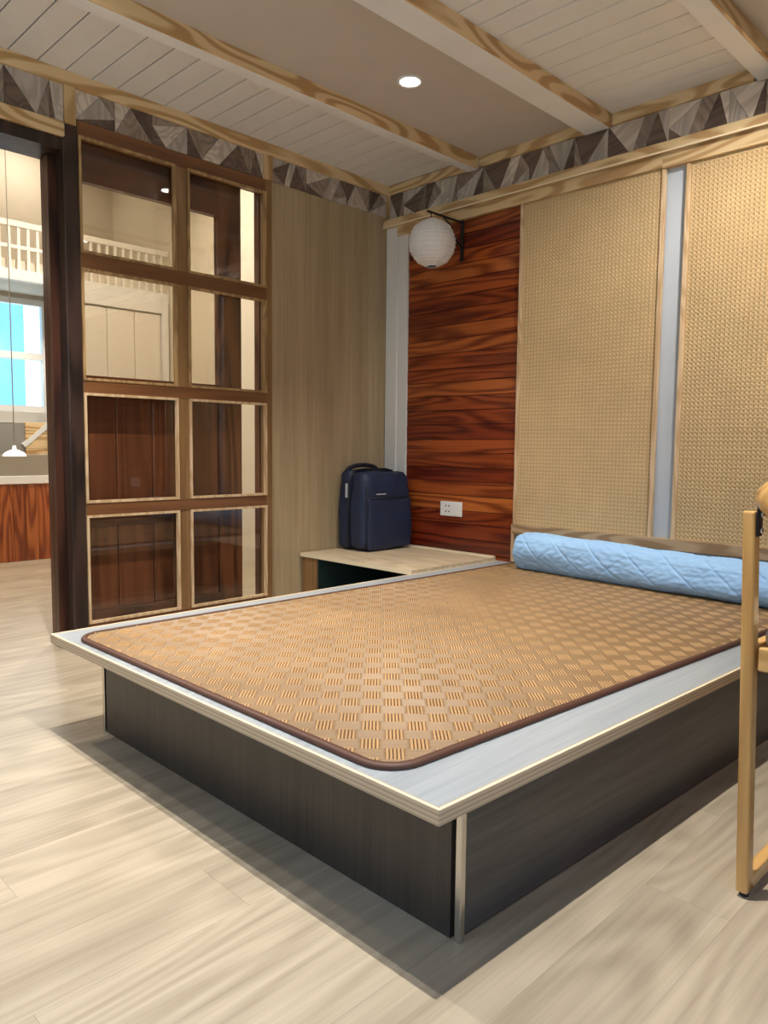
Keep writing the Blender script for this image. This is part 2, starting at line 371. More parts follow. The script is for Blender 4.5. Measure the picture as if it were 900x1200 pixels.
# ---------------------------------------------------------------- wall_back
wall_back = box('wall_back', M['wall_grey'], None, 0.0, 5.1, .012, .12, 0, CEIL); tag(wall_back, kind='structure')
def planks_x(parent, xa, xb, z0, z1, hs):
    its = []; z = z0; k = 0
    while z < z1 - .01:
        h = hs[k % len(hs)]; zt = min(z + h, z1)
        its.append((xa, xb, .0 if k % 2 else -.0015, .012, z + .0015, zt - .0015)); z = zt; k += 1
    shared_boxes('plank', M['red_plank'], parent, its, bevel=.0022)
planks_x(wall_back, .19, 1.083, .0, 2.43, [.092, .085, .096, .09, .088])
planks_x(wall_back, 3.02, 5.0, .0, 2.43, [.092, .085, .096, .09, .088])
box('joint_ground', M['dark_gap'], wall_back, .19, 1.083, .0075, .012, 0, 2.43)
box('joint_ground', M['dark_gap'], wall_back, 3.02, 5.0, .0075, .012, 0, 2.43)
box('white_board', M['white'], wall_back, 0.0, .105, -.022, .012, 0, 2.50, bevel=.002)
box('white_board', M['white'], wall_back, .105, .19, -.012, .012, 0, 2.50, bevel=.002)
box('lower_rail', M['pine_x'], wall_back, .105, 1.93, -.030, .012, 2.428, 2.488, bevel=.001)
box('lower_rail', M['pine_x'], wall_back, 1.93, 5.0, -.032, .012, 2.420, 2.488, bevel=.001)
box('upper_rail', M['pine_x'], wall_back, 0.0, 5.0, -.060, .012, 2.488, 2.537, bevel=.0025)
box('edge_lip', M['ply_top'], wall_back, 0.0, 5.0, -.063, -.060, 2.486, 2.494)
box('joint_ground', M['dark_gap'], wall_back, 0.0, 5.0, .004, .012, 2.537, 2.712)

# mosaic frieze: triangular wood tiles set edge to edge
def frieze(parent, s0, s1, z0, z1, tofn, seed, name='mosaic_tile'):
    rr = random.Random(seed); s = s0; flip = False; pt = -1
    def tile(tri, tone):
        nonlocal pt
        cx = sum(p[0] for p in tri) / 3; cz = sum(p[1] for p in tri) / 3
        q = [(p[0] + (cx - p[0]) * .018, p[1] + (cz - p[1]) * .018) for p in tri]
        a = (q[1][0] - q[0][0]) * (q[2][1] - q[0][1]) - (q[2][0] - q[0][0]) * (q[1][1] - q[0][1])
        if abs(a) < 1e-5: return
        d = rr.choice((.006, .008, .0095))
        vs = [tofn(p[0], p[1], 0) for p in q] + [tofn(p[0], p[1], d) for p in q]
        MB().add(vs, [(0, 1, 2), (5, 4, 3), (0, 3, 4, 1), (1, 4, 5, 2), (2, 5, 3, 0)]).build(name, TONES[tone], parent)
    h = z1 - z0
    while s < s1 - .01:
        w = min(rr.choice((.13, .16, .20)), s1 - s)
        if s1 - s - w < .05: w = s1 - s
        A, B, C_, D = (s, z0), (s + w, z0), (s + w, z1), (s, z1)
        k = rr.randrange(4); tn = rr.sample([0, 1, 2, 3], 4)
        mt = (s + w * rr.uniform(.3, .7), z1); mb = (s + w * rr.uniform(.3, .7), z0)
        ml = (s, z0 + h * rr.uniform(.35, .65)); mr = (s + w, z0 + h * rr.uniform(.35, .65))
        if k == 0: ts = [(A, B, mt), (A, mt, D), (B, C_, mt)]
        elif k == 1: ts = [(D, mb, C_), (A, mb, D), (mb, B, C_)]
        elif k == 2: ts = [(A, B, mr), (A, mr, mt), (A, mt, D), (mr, C_, mt)]
        else: ts = [(D, ml, C_), (ml, mb, C_), (ml, A, mb), (mb, B, C_)]
        for t, n_ in zip(ts, tn): tile(t, n_)
        s += w
frieze(wall_back, 0.005, 3.4, 2.537, 2.712, lambda s, z, d: (s, .004 - d, z), 3)

# ---------------------------------------------------------------- wall_left
wall_left = empty('wall_left', (0, -2.6, 0), kind='structure')
box('masonry', M['cream'], wall_left, -.20, -.004, -5.2, -2.2, 2.47, 2.78)
box('masonry', M['cream'], wall_left, -.20, -.004, -2.2, .12, 2.567, 2.78)
box('masonry', M['cream'], wall_left, -.20, -.10, -5.2, .12, 2.78, 4.2)
box('masonry', M['cream'], wall_left, -.20, 0.0, -5.2, -3.4, 0, 2.47)
box('masonry', M['cream'], wall_left, -.20, -.02, -.90, .12, 0, 2.567)
box('oak_panel', M['oak_panel'], wall_left, -.02, -.006, -.985, 0.0, 0, 2.567, bevel=.001)
box('lintel', M['pine'], wall_left, -.005, .022, -5.2, -2.2, 2.466, 2.533, bevel=.003)
box('door_head', M['ebony'], wall_left, -.20, .004, -3.4, -2.2, 2.408, 2.466)
box('door_jamb', M['ebony'], wall_left, -.085, .008, -2.204, -2.133, 0, 2.533, bevel=.003)
box('door_jamb', M['jamb_red'], wall_left, -.195, -.15, -2.235, -2.16, 0, 2.45, bevel=.002)
box('door_jamb', M['bead'], wall_left, -.215, -.195, -2.225, -2.16, 0, 2.45, bevel=.002)
box('door_jamb', M['walnut'], wall_left, -.105, -.055, -1.036, -.90, 0, 2.56, bevel=.002)
box('upright_block', M['pine_z'], wall_left, -.005, .016, -2.196, -2.142, 2.533, 2.707, bevel=.002)
box('upright_block', M['pine_z'], wall_left, -.005, .016, -1.045, -.985, 2.566, 2.707, bevel=.002)
box('upright_block', M['pine_z'], wall_left, -.005, .012, -.030, -.0, 2.566, 2.707, bevel=.002)
fl = lambda s, z, d: (-.004 + d, s, z)
frieze(wall_left, -3.4, -2.197, 2.533, 2.707, fl, 11)
frieze(wall_left, -2.141, -1.046, 2.566, 2.707, fl, 5)
frieze(wall_left, -.984, -.031, 2.566, 2.707, fl, 21)

# ---------------------------------------------------------------- other walls of the room with their windows (behind the camera)
wr_ = empty('wall_right', (5.05, -2.6, 0), kind='structure')
for a in ((-5.2, -4.6, 0, CEIL), (-2.6, .1, 0, CEIL), (-4.6, -2.6, 0, .9), (-4.6, -2.6, 2.3, CEIL)):
    box('masonry', M['cream'], wr_, 5.0, 5.1, *a)
wf = empty('wall_front', (2.5, -5.25, 0), kind='structure')
for a in ((-.2, 1.2, 0, CEIL), (2.8, 5.1, 0, CEIL), (1.2, 2.8, 0, .9), (1.2, 2.8, 2.3, CEIL)):
    box('masonry', M['cream'], wf, a[0], a[1], -5.3, -5.2, a[2], a[3])
w1 = empty('window_1', (5.05, -3.6, .9), kind='structure')
for (ya, yb, za, zb) in ((-4.6, -4.55, .9, 2.3), (-2.65, -2.6, .9, 2.3), (-3.62, -3.58, .9, 2.3), (-4.55, -2.65, .9, .95), (-4.55, -2.65, 2.25, 2.3)):
    box('window_frame', M['white'], w1, 5.02, 5.07, ya, yb, za, zb)
w2 = empty('window_2', (2.0, -5.25, .9), kind='structure')
for (xa, xb, za, zb) in ((1.2, 1.25, .9, 2.3), (2.75, 2.8, .9, 2.3), (1.98, 2.02, .9, 2.3), (1.25, 2.75, .9, .95), (1.25, 2.75, 2.25, 2.3)):
    box('window_frame', M['white'], w2, xa, xb, -5.27, -5.22, za, zb)

# ---------------------------------------------------------------- glazed partition
part = empty('glass_partition', (0, -1.56, 0), 'brown wooden partition of eight glass panes standing between dark post and oak panel', 'partition')
ys = [-2.131, -1.612, -1.544, -1.025]
zs = [(1.951, 2.4975), (1.339, 1.880), (.731, 1.2785), (.119, .670)]
box('stile', M['honey'], part, -.05, 0.0, -2.133, -2.125, 0, 2.566)
box('stile', M['honey'], part, -.05, 0.002, -1.608, -1.548, 0.1, 2.50, bevel=.0015)
box('stile', M['honey'], part, -.05, 0.004, -1.029, -.985, 0, 2.566, bevel=.0015)
box('rail', M['honey_y'], part, -.05, 0.003, -2.125, -1.029, 2.49, 2.566, bevel=.0015)
for z0, z1 in ((1.880, 1.951), (1.2785, 1.339), (.670, .731), (0.0, .119)):
    box('rail', M['honey_y'], part, -.05, 0.006, -2.125, -1.029, z0 - .001, z1 + .001, bevel=.0015)
for ci, (ya, yb) in enumerate(((ys[0], ys[1]), (ys[2], ys[3]))):
    for (za, zb) in zs:
        pn = MB().box(-.0215, -.0185, ya + .004, yb - .004, za + .004, zb - .004).build('pane', M['glass'], part)
        w = .013
        mb = MB()
        mb.box(-.012, .010, ya, ya + w, za, zb); mb.box(-.012, .010, yb - w, yb, za, zb)
        mb.box(-.012, .010, ya + w, yb - w, za, za + w); mb.box(-.012, .010, ya + w, yb - w, zb - w, zb)
        mb.build('glazing_bead', M['bead'] if zb < 1.3 else M['bead_gold'], pn)

# ---------------------------------------------------------------- sliding door parked behind the partition
door = empty('door_1', (-.10, -1.68, 0), kind='structure')
dx0, dx1 = -.125, -.080
dy0, dy1 = -2.245, -1.145
box('door_stile', M['walnut'], door, dx0, dx1, dy1 - .155, dy1, 0.01, 2.56, bevel=.002)
box('door_stile', M['jamb_red'], door, dx0, dx1, dy0, dy0 + .12, 0.01, 2.40, bevel=.002)
box('door_rail', M['walnut_y'], door, dx0, dx1, dy0 + .12, dy1 - .155, 2.318, 2.56, bevel=.002)
box('door_rail', M['walnut_y'], door, dx0, dx1, dy0 + .12, dy1 - .155, 1.27, 1.372, bevel=.002)
box('door_rail', M['walnut_y'], door, dx0, dx1, dy0 + .12, dy1 - .155, .60, .70, bevel=.002)
box('door_rail', M['walnut_y'], door, dx0, dx1, dy0 + .12, dy1 - .155, .01, .16, bevel=.002)
box('pane', M['glass_dim'], door, -.105, -.101, dy0 + .12, dy1 - .155, 1.372, 2.318)
its = []
n_ = 4; ya, yb = dy0 + .12, dy1 - .155
for (za, zb) in ((.70, 1.27), (.16, .60)):
    for k in range(n_):
        its.append((-.112, -.095, ya + (yb - ya) * k / n_ + .002, ya + (yb - ya) * (k + 1) / n_ - .002, za, zb))
shared_boxes('panel_board', M['cherry_panel'], door, its, bevel=.004)
box('door_backing', M['dark_gap'], door, -.120, -.113, dy0 + .12, dy1 - .155, .16, 1.27)

# ---------------------------------------------------------------- room beyond the partition
wi = empty('wall_far', (-4.35, -1.5, 0), kind='structure')
# window wall x=-4.3 with an opening y -1.9..-.62, z 1.34..2.46
for a in ((-4.6, -1.95, 0, 4.2), (-.60, .45, 0, 4.2), (-1.95, -.60, 0, 1.34), (-1.95, -.60, 2.46, 4.2)):
    box('masonry', M['cream'], wi, -4.40, -4.30, *a)
we = box('wall_end', M['cream'], None, -4.30, -.20, .12, .24, 0, 4.2); tag(we, kind='structure')
wn_ = box('wall_near', M['cream'], None, -4.40, -.20, -5.3, -5.2, 0, 4.2); tag(wn_, kind='structure')
for a in ((-5.2, -4.6),):
    box('masonry', M['cream'], wi, -4.40, -4.30, a[0], a[1], 0, 4.2)
ci_ = box('ceiling_far', M['plaster'], None, -4.40, -.10, -5.3, .42, 4.2, 4.3); tag(ci_, kind='structure')
fb = box('floor_far', M['floor'], None, -4.35, -3.4, -5.3, .42, -.03, -.001); tag(fb, kind='structure')
w3 = empty('window_3', (-4.3, -1.28, 1.34), kind='structure')
for (ya, yb, za, zb) in ((-1.95, -1.88, 1.34, 2.46), (-.67, -.60, 1.34, 2.46), (-1.88, -.67, 1.34, 1.40), (-1.88, -.67, 2.40, 2.46), (-1.32, -1.26, 1.40, 2.40), (-1.88, -.67, 1.86, 1.93)):
    box('window_frame', M['white'], w3, -4.34, -4.27, ya, yb, za, zb, bevel=.003)
box('window_sill', M['white_panel'], w3, -4.33, -4.20, -2.0, -.55, 1.22, 1.34, bevel=.004)
for (ya, yb, za, zb) in ((-1.88, -1.32, 1.40, 1.86), (-1.26, -.67, 1.40, 1.86), (-1.88, -1.32, 1.93, 2.40), (-1.26, -.67, 1.93, 2.40)):
    box('pane', M['frost'], w3, -4.312, -4.308, ya, yb, za, zb)
bb = empty('blue_building', (-7.2, -2.0, 0), 'blue neighbouring building blurred behind the window of the next room', 'building')
M['blue_wall'] = plain('blue_render', (.26, .52, .62), .8, var=.06)
box('wall', M['blue_wall'], bb, -7.6, -7.2, -7.0, .22, 0.0, 5.0)
for zz in (1.2, 2.9):
    box('ledge', M['white'], bb, -7.2, -7.1, -7.0, -.05, zz, zz + .05)
# low cedar wainscot wall with a grey counter on it
hw = empty('low_wall', (-3.16, -2.0, 0), 'low red cedar boarded wall with white cap and grey ledge in the next room', 'wall')
its = []; y = -3.6; k = 0
while y < -.86:
    its.append((-3.15, -3.13, y + .0015, min(y + .105, -.86) - .0015, 0.0, .672)); y += .105
shared_boxes('board', M['wainscot'], hw, its, bevel=.002)
box('core', M['cream'], hw, -3.25, -3.15, -3.6, -.86, 0, .67)
box('white_cap', M['white'], hw, -3.27, -3.115, -3.6, -.85, .672, .742, bevel=.004)
box('grey_ledge', M['counter'], hw, -3.26, -3.14, -3.6, -.85, .742, .925, bevel=.003)
# stair side behind it: grey panel, slanting white string, pine boards
M['stone_grey'] = plain('grey_stair_paint', (.26, .25, .23), .7)
st = empty('stair_side', (-3.9, -1.0, 0), 'grey stair flank with slanting white board and pine boards behind the low wall', 'stair')
box('grey_panel', M['stone_grey'], st, -3.95, -3.91, -2.4, -.66, 0.0, 1.21)
mb = MB(); mb.bar((-3.90, -1.02, 1.00), (-3.90, -.72, 1.26), .03, .045); mb.build('string_board', M['white'], st)
its = [(-3.905, -3.89, -1.0 + .0, -.62, .80 + .085 * q + .0015, .80 + .085 * (q + 1) - .0015) for q in range(5)]
shared_boxes('pine_board', M['pine'], st, its, bevel=.002)
# loft edge with its white railing
loft = empty('loft_railing', (-3.16, -1.2, 2.4), 'white slatted railing along the loft edge in the next room', 'railing')
box('loft_edge', M['white'], loft, -3.19, -3.13, -3.6, .115, 2.40, 2.49, bevel=.003)
box('top_rail', M['white_panel'], loft, -3.18, -3.14, -3.6, .115, 2.845, 2.895, bevel=.003)
box('middle_rail', M['white_panel'], loft, -3.175, -3.145, -3.6, .115, 2.665, 2.695, bevel=.002)
its = []; y = -3.55
while y < .09:
    its.append((-3.172, -3.148, y, y + .022, 2.49, 2.845)); y += .078
shared_boxes('baluster', M['white_panel'], loft, its)
lf = box('loft_floor', M['cream'], None, -4.30, -3.19, -5.2, .12, 2.50, 2.58); tag(lf, kind='structure')
# white panelled cupboard front under the loft
cup = empty('white_cupboard', (-3.2, -.2, 0), 'tall white cupboard front with narrow door panels seen through the glass', 'cupboard')
box('carcass', M['white_panel'], cup, -3.5, -3.15, -.84, .11, 0.0, 2.40)
its = []
for k in range(3):
    its.append((-3.15, -3.132, -.79 + .272 * k, -.79 + .272 * k + .262, .08, 2.28))
shared_boxes('door_panel', M['white_panel'], cup, its, bevel=.004)
for (ya, yb, za, zb) in ((-.84, -.795, 0, 2.40), (.03, .10, 0, 2.40), (-.795, .03, 2.29, 2.40)):
    box('casing', M['white'], cup, -3.15, -3.115, ya, yb, za, zb, bevel=.003)

pend = empty('pendant_lamp', (-2.0, -1.765, .93), 'small white dish pendant lamp hanging on a thin cord in the next room', 'lamp')
mb = MB(); mb.lathe([(.078, 0), (.076, .010), (.062, .026), (.035, .040), (.013, .048), (.010, .075)], (-2.0, -1.765, .932), 28)
mb.build('shade', M['pendant'], pend, smooth=True)
mb = MB(); mb.tube([(-2.0, -1.765, 1.0), (-2.0, -1.765, 4.2)], .0035, 6); mb.build('cord', M['counter'], pend)

# ---------------------------------------------------------------- platform bed
ZB = .342
SX0, SY0 = .961, -2.694
sxr = lambda y: 2.807 + .036 * (y - SY0)
bxr = lambda y: 2.757 + .045 * (y + 2.577)
bed = empty('platform_bed', (1.9, -1.4, 0), 'low dark grey platform bed with a pale overhanging top board', 'bed')
e = .012
MB().prism([(SX0 + e, SY0 + e), (sxr(SY0) - e, SY0 + e), (sxr(0) - e, -.004), (SX0 + e, -.004)], .311, ZB).build('top_board', M['slab'], bed)
# ply edge banding with a pale lip on top
MB().prism([(SX0, SY0), (sxr(SY0), SY0), (sxr(SY0) - e, SY0 + e), (SX0 + e, SY0 + e)], .310, ZB + .0006).build('edge_band', M['ply'], bed, bevel=.0012, seg=1)
MB().prism([(sxr(SY0), SY0), (sxr(0), -.004), (sxr(0) - e, -.004), (sxr(SY0) - e, SY0 + e)], .310, ZB + .0006).build('edge_band', M['ply'], bed, bevel=.0012, seg=1)
MB().prism([(SX0, SY0), (SX0 + e, SY0 + e), (SX0 + e, -.004), (SX0, -.004)], .310, ZB + .0006).build('edge_band', M['ply'], bed, bevel=.0012, seg=1)
w = .007
mb = MB()
mb.prism([(SX0 + .001, SY0 + .001), (sxr(SY0) - .001, SY0 + .001), (sxr(SY0) - w, SY0 + w), (SX0 + w, SY0 + w)], ZB + .0004, ZB + .0011)
mb.prism([(sxr(SY0) - .001, SY0 + .001), (sxr(0) - .001, -.004), (sxr(0) - w, -.004), (sxr(SY0) - w, SY0 + w)], ZB + .0004, ZB + .0011)
mb.prism([(SX0 + .001, SY0 + .001), (SX0 + w, SY0 + w), (SX0 + w, -.004), (SX0 + .001, -.004)], ZB + .0004, ZB + .0011)
mb.build('edge_lip', M['ply_top'], bed)
BX0, BY0 = 1.137, -2.577
MB().prism([(BX0 + .014, BY0), (bxr(BY0) - .014, BY0), (bxr(BY0) - .014, BY0 + .016), (BX0 + .014, BY0 + .016)], 0, .310).build('end_panel', M['grey_x'], bed)
MB().prism([(bxr(BY0), BY0 + .014), (bxr(0), -.004), (bxr(0) - .016, -.004), (bxr(BY0) - .016, BY0 + .014)], 0, .310).build('side_panel', M['grey_y'], bed)
MB().prism([(BX0, BY0 + .014), (BX0 + .016, BY0 + .014), (BX0 + .016, -.004), (BX0, -.004)], 0, .310).build('side_panel', M['grey_y'], bed)
for xx, sgn in ((bxr(BY0), -1), (BX0, 1)):
    a, b_ = sorted((xx - sgn * .014, xx + sgn * .001))
    box('corner_strip', M['chrome'], bed, a, b_, BY0 - .0015, BY0 + .0145, 0, .310, bevel=.001)
MB().prism([(bxr(BY0) + .004, BY0 + .016), (bxr(0) + .004, -.004), (bxr(0) - .001, -.004), (bxr(BY0) - .001, BY0 + .016)], 0, .004).build('base_bead', M['chrome'], bed)

# ---------------------------------------------------------------- woven mat
mxr = lambda y: 2.650 + .058 * (y + 2.655)
mxl = lambda y: 1.068 + .018 * (y + 2.655)
MY0, MY1 = -2.662, -.03
def mat_outline(inset, rad, n=8):
    pts = []
    cs = [((mxl(MY0), MY0), (1, 1), math.pi), ((mxr(MY0), MY0), (-1, 1), 1.5 * math.pi), ((mxr(MY1), MY1), (-1, -1), 0), ((mxl(MY1), MY1), (1, -1), .5 * math.pi)]
    for (cx, cy), (sx, sy), a0 in cs:
        ox, oy = cx + sx * rad, cy + sy * rad
        for k in range(n + 1):
            a = a0 + (math.pi / 2) * k / n
            pts.append((ox + math.cos(a) * (rad - inset), oy + math.sin(a) * (rad - inset)))
    return pts
mat = empty('sleeping_mat', (1.85, -1.35, ZB), 'brown woven rattan sleeping mat with dark binding laid on the bed top', 'mat')
ZM = ZB + .0012
MB().prism(mat_outline(.004, .10), ZM, ZM + .0085).build('mat_core', M['mat_base'], mat)
# binding: rounded strip all round
outl = mat_outline(.008, .10); n = len(outl)
mb = MB(); prof = [(-.008, 0.0), (-.0085, .006), (-.004, .0115), (.003, .0125), (.011, .0115), (.012, .0095)]
vs = []; cxm, cym = 1.87, -1.35
for i in range(n):
    p0, p1, p2 = Vector((*outl[i - 1], 0)), Vector((*outl[i], 0)), Vector((*outl[(i + 1) % n], 0))
    t = (p2 - p0).normalized(); nrm = Vector((-t.y, t.x, 0))
    for (u, z) in prof: vs.append(tuple(p1 + nrm * u + Vector((0, 0, ZM + z))))
k = len(prof)
mb.add(vs, [(i * k + j, ((i + 1) % n) * k + j, ((i + 1) % n) * k + j + 1, i * k + j + 1) for i in range(n) for j in range(k - 1)])
mb.build('binding', M['binding'], mat, smooth=True)
# basket weave: blocks of five strands, alternately lengthways and across
def inside(x, y, mgn=.022):
    if y < MY0 + mgn or y > MY1 - mgn or x < mxl(y) + mgn or x > mxr(y) - mgn: return False
    rad = .10
    for cx, sx in ((mxl(MY0), 1), (mxr(MY0), -1)):
        ox, oy = cx + sx * rad, MY0 + rad
        if (x - ox) * sx < 0 and y < oy and math.hypot(x - ox, y - oy) > rad - mgn: return False
    return True
CS = .0565; RT = math.sqrt(.5)
def weave(par):
    V, F = [], []
    N = 62
    for j in range(-N, N):
        for i in range(-N, N):
            if (i + j) % 2 != par: continue
            u0, v0 = i * CS, j * CS                      # cell corner in the frame turned by 45 degrees
            cu, cv = u0 + CS / 2, v0 + CS / 2
            X, Y = 1.9 + (cu - cv) * RT, -1.3 + (cu + cv) * RT
            if not (mxl(Y) - .05 < X < mxr(Y) + .05 and MY0 - .05 < Y < MY1 + .05): continue
            cnt = 5 if par else 9
            for s_ in range(cnt):
                if par:   # five proud strands pointing along v, longer than their cell
                    o = CS / 2 + (s_ - 2) * .0086; hw = .0029; h = .0021
                    P = lambda t: (u0 + o, v0 - .004 + (CS + .008) * t)
                    cr = (hw, 0)
                else:     # fine flat strands across
                    o = .0035 + s_ * (CS - .007) / 8; hw = .0025; h = .0008
                    P = lambda t: (u0 - .0085 + (CS + .017) * t, v0 + o)
                    cr = (0, hw)
                W = lambda u, v: (1.9 + (u - v) * RT, -1.3 + (u + v) * RT)
                ts = [q / 10 for q in range(11) if inside(*W(*P(q / 10)), .0185)]
                if len(ts) < 2: continue
                ta, tb = ts[0], ts[-1]
                b0 = len(V); ns = 3
                for q in range(ns + 1):
                    t = ta + (tb - ta) * (0, .12, .88, 1)[q]
                    u, v = P(t); z = ZM + .0085 + h * (1 if 0 < q < ns else .1)
                    for f_, zz in ((-1, ZM + .0083), (-.5, z), (.5, z), (1, ZM + .0083)):
                        x_, y_ = W(u + cr[0] * f_, v + cr[1] * f_); V.append((x_, y_, zz))
                for q in range(ns):
                    for r_ in range(3):
                        F.append((b0 + q * 4 + r_, b0 + q * 4 + r_ + 1, b0 + q * 4 + 5 + r_, b0 + q * 4 + 4 + r_))
    me = bpy.data.meshes.new('woven_strands'); me.from_pydata(V, [], F); me.update()
    bm = bmesh.new(); bm.from_mesh(me)
    for f in bm.faces:
        f.normal_update()
        if f.normal.z < 0: f.normal_flip()
    bm.to_mesh(me); bm.free()
    o = link('woven_strands', me, M['mat_strand'] if par else M['mat_strand2'], mat); o['kind'] = 'stuff'
weave(0); weave(1)

# ---------------------------------------------------------------- rolled quilt
def quilt():
    q = empty('rolled_quilt', (2.0, -.25, ZM + .01), 'light blue quilted bedding rolled up against the wall at the bed head', 'quilt')
    A = Vector((1.245, -.160, 0)); B = Vector((2.80, -.290, 0)); L = (B - A).length
    d = (B - A).normalized(); side = Vector((d.y, -d.x, 0)) * -1   # towards the wall
    side = Vector((-d.y, d.x, 0))
    NU, NV = 300, 128
    V, F = [], []
    z0 = ZM + .0125
    from mathutils import noise
    def rad(u):
        t = u * L
        r = .100 + .006 * math.sin(t * 3.1 + 1)
        end = min(t, L - t)
        if end < .05: r *= (1 - (1 - end / .05) ** 2.4 * .55) if end > 0 else .45
        return r
    for i in range(NU + 1):
        u = i / NU; r = rad(u); c = A + d * (u * L)
        for j in range(NV):
            a = 2 * math.pi * j / NV
            ca, sa = math.cos(a), math.sin(a)
            rr = r * (1 + .05 * math.sin(3 * a + u * 4))
            # quilting: two sets of diagonal stitch lines
            s = a * .10; tt = u * L
            g = 0
            for sg in (1, -1):
                ph = ((tt + sg * s * 1.25) / .21) % 1.0
                dd = min(ph, 1 - ph) * .21
                g += math.exp(-(dd / .0065) ** 2) * (1.0 if sg < 0 else .45)
            puff = .0015 * (1 - min(1, g)) - .0030 * min(1, g)
            nz = noise.noise(Vector((tt * 6, ca * 1.5, sa * 1.5))) * .007 + noise.noise(Vector((tt * 26, ca * 6, sa * 6))) * .0035 + noise.noise(Vector((tt * 60, ca * 9, sa * 9))) * .0012
            rr += puff + nz
            # spiral lip: free edge of the roll
            if -.9 < ((a - 2.6 + math.pi) % (2 * math.pi)) - math.pi < 0: rr += .003
            y = ca * rr * 1.12; z = sa * rr
            zz = z0 + max(0.0, r * .93 + z)
            V.append(tuple(c + side * y + Vector((0, 0, zz))))
    for i in range(NU):
        for j in range(NV):
            F.append((i * NV + j, i * NV + (j + 1) % NV, (i + 1) * NV + (j + 1) % NV, (i + 1) * NV + j))
    # closed, dished ends
    for i, sgn in ((0, -1), (NU, 1)):
        base = i * NV; c = sum((Vector(V[base + j]) for j in range(NV)), Vector()) / NV
        prev = base
        for ring, (f_, push) in enumerate(((.75, .010), (.5, .004), (.25, .009))):
            b0 = len(V)
            for j in range(NV): V.append(tuple(c + (Vector(V[base + j]) - c) * f_ + d * sgn * push))
            for j in range(NV): F.append((prev + j, prev + (j + 1) % NV, b0 + (j + 1) % NV, b0 + j))
            prev = b0
        F.append(tuple(prev + j for j in range(NV)))
    mb = MB(); mb.v = V; mb.f = F
    mb.build('quilt_roll', M['quilt'], q, smooth=True)
quilt()

# ---------------------------------------------------------------- corner bench
ZT = .358
bench = empty('corner_bench', (.5, -.4, 0), 'low oak bench box filling the corner between wall panel and bed', 'bench')
box('bench_top', M['bench'], bench, .004, .955, -.765, -.026, ZT - .022, ZT, bevel=.001)
box('front_edge', M['ply_top'], bench, .004, .955, -.768, -.765, ZT - .022, ZT + .0005)
box('side_board', M['honey'], bench, .004, .150, -.75, -.73, 0, ZT - .022)
box('side_board', M['oak_panel'], bench, .004, .022, -.73, -.03, 0, ZT - .022)
box('back_board', M['dark_gap'], bench, .022, .955, -.05, -.03, 0, ZT - .022)  # near-black board, the cavity's shade put into its colour
box('inner_divider', M['teal'], bench, .150, .160, -.748, -.05, 0, ZT - .022)
box('wall_strip', M['ply_top'], bench, .22, .955, -.026, -.012, ZT - .002, ZT + .012)
box('side_strip', M['bench'], bench, .955, .960, -2.6 + 1.84, -.012, ZT - .03, ZT + .004)

# ---------------------------------------------------------------- backpack
def rounded(x0, x1, y0, y1, z0, z1, rx, puff=.0, taper=0.0, n=14, lean=0.0):
    """soft box: cube grid pushed out to a rounded box, slightly puffed, narrowed at the top"""
    bm = bmesh.new(); bmesh.ops.create_cube(bm, size=2.0)
    bmesh.ops.subdivide_edges(bm, edges=bm.edges[:], cuts=n, use_grid_fill=True)
    hx, hy, hz = (x1 - x0) / 2, (y1 - y0) / 2, (z1 - z0) / 2
    from mathutils import noise
    for v in bm.verts:
        p = Vector((v.co.x * hx, v.co.y * hy, v.co.z * hz))
        c = Vector([max(-h + rx, min(h - rx, q)) for q, h in zip(p, (hx, hy, hz))])
        dv = p - c
        if dv.length > 1e-6: p = c + dv.normalized() * min(dv.length, rx) if dv.length > rx else p
        if dv.length > 1e-6 and sum(1 for q, h in zip(v.co, (1, 1, 1)) if abs(abs(q) - 1) < 1e-4) >= 1:
            p = c + dv.normalized() * rx
        t = (p.z / hz + 1) / 2
        k = 1 - taper * t * t
        p.y *= k; p.x *= 1 - taper * .8 * t * t
        if puff:
            p.x += math.copysign(puff, p.x) * max(0, 1 - (p.y / hy) ** 2) * max(0, 1 - (p.z / hz) ** 2) * min(1, abs(p.x) / hx)
            p.y += math.copysign(puff * .7, p.y) * max(0, 1 - (p.z / hz) ** 2) * min(1, abs(p.y) / hy)
        nz = noise.noise(p * 9) * .010 + noise.noise(Vector((p.x * 30, p.y * 14, p.z * 26)) + Vector((3, 1, 2))) * .006
        p += p.normalized() * nz
        p.x += lean * t
        v.co = p + Vector(((x0 + x1) / 2, (y0 + y1) / 2, (z0 + z1) / 2))
    me = bpy.data.meshes.new('soft'); bm.to_mesh(me); bm.free()
    me.polygons.foreach_set('use_smooth', [True] * len(me.polygons)); return me
bag = empty('backpack', (.16, -.26, ZT), 'dark navy square backpack standing on the corner bench', 'backpack')
by0, by1 = -.475, -.015 - .02
link('back_compartment', rounded(.022, .135, by0 + .005, by1 - .005, ZT + .010, .875, .035, .008, .06, lean=.0), M['navy'], bag)
link('front_compartment', rounded(.130, .285, by0, by1, ZT + .012, .862, .05, .012, .07, lean=-.012), M['navy'], bag)
link('front_pocket', rounded(.262, .294, by0 + .028, by1 - .015, ZT + .012, .70, .014, .004, .01, lean=-.003), M['navy'], bag)
MB().tube([(.134, by0 - .002, ZT + .03), (.131, by0 - .003, .60), (.130, by0 + .008, .80), (.128, by0 + .05, .872), (.128, by0 + .15, .882), (.128, by1 - .1, .880), (.128, by1 - .04, .868)], .0065, 8).build('zip', M['navy_dark'], bag, smooth=True)
MB().tube([(.286, by0 + .012, ZT + .03), (.288, by0 + .012, .62), (.280, by0 + .018, .78)], .004, 6).build('zip', M['navy_dark'], bag, smooth=True)
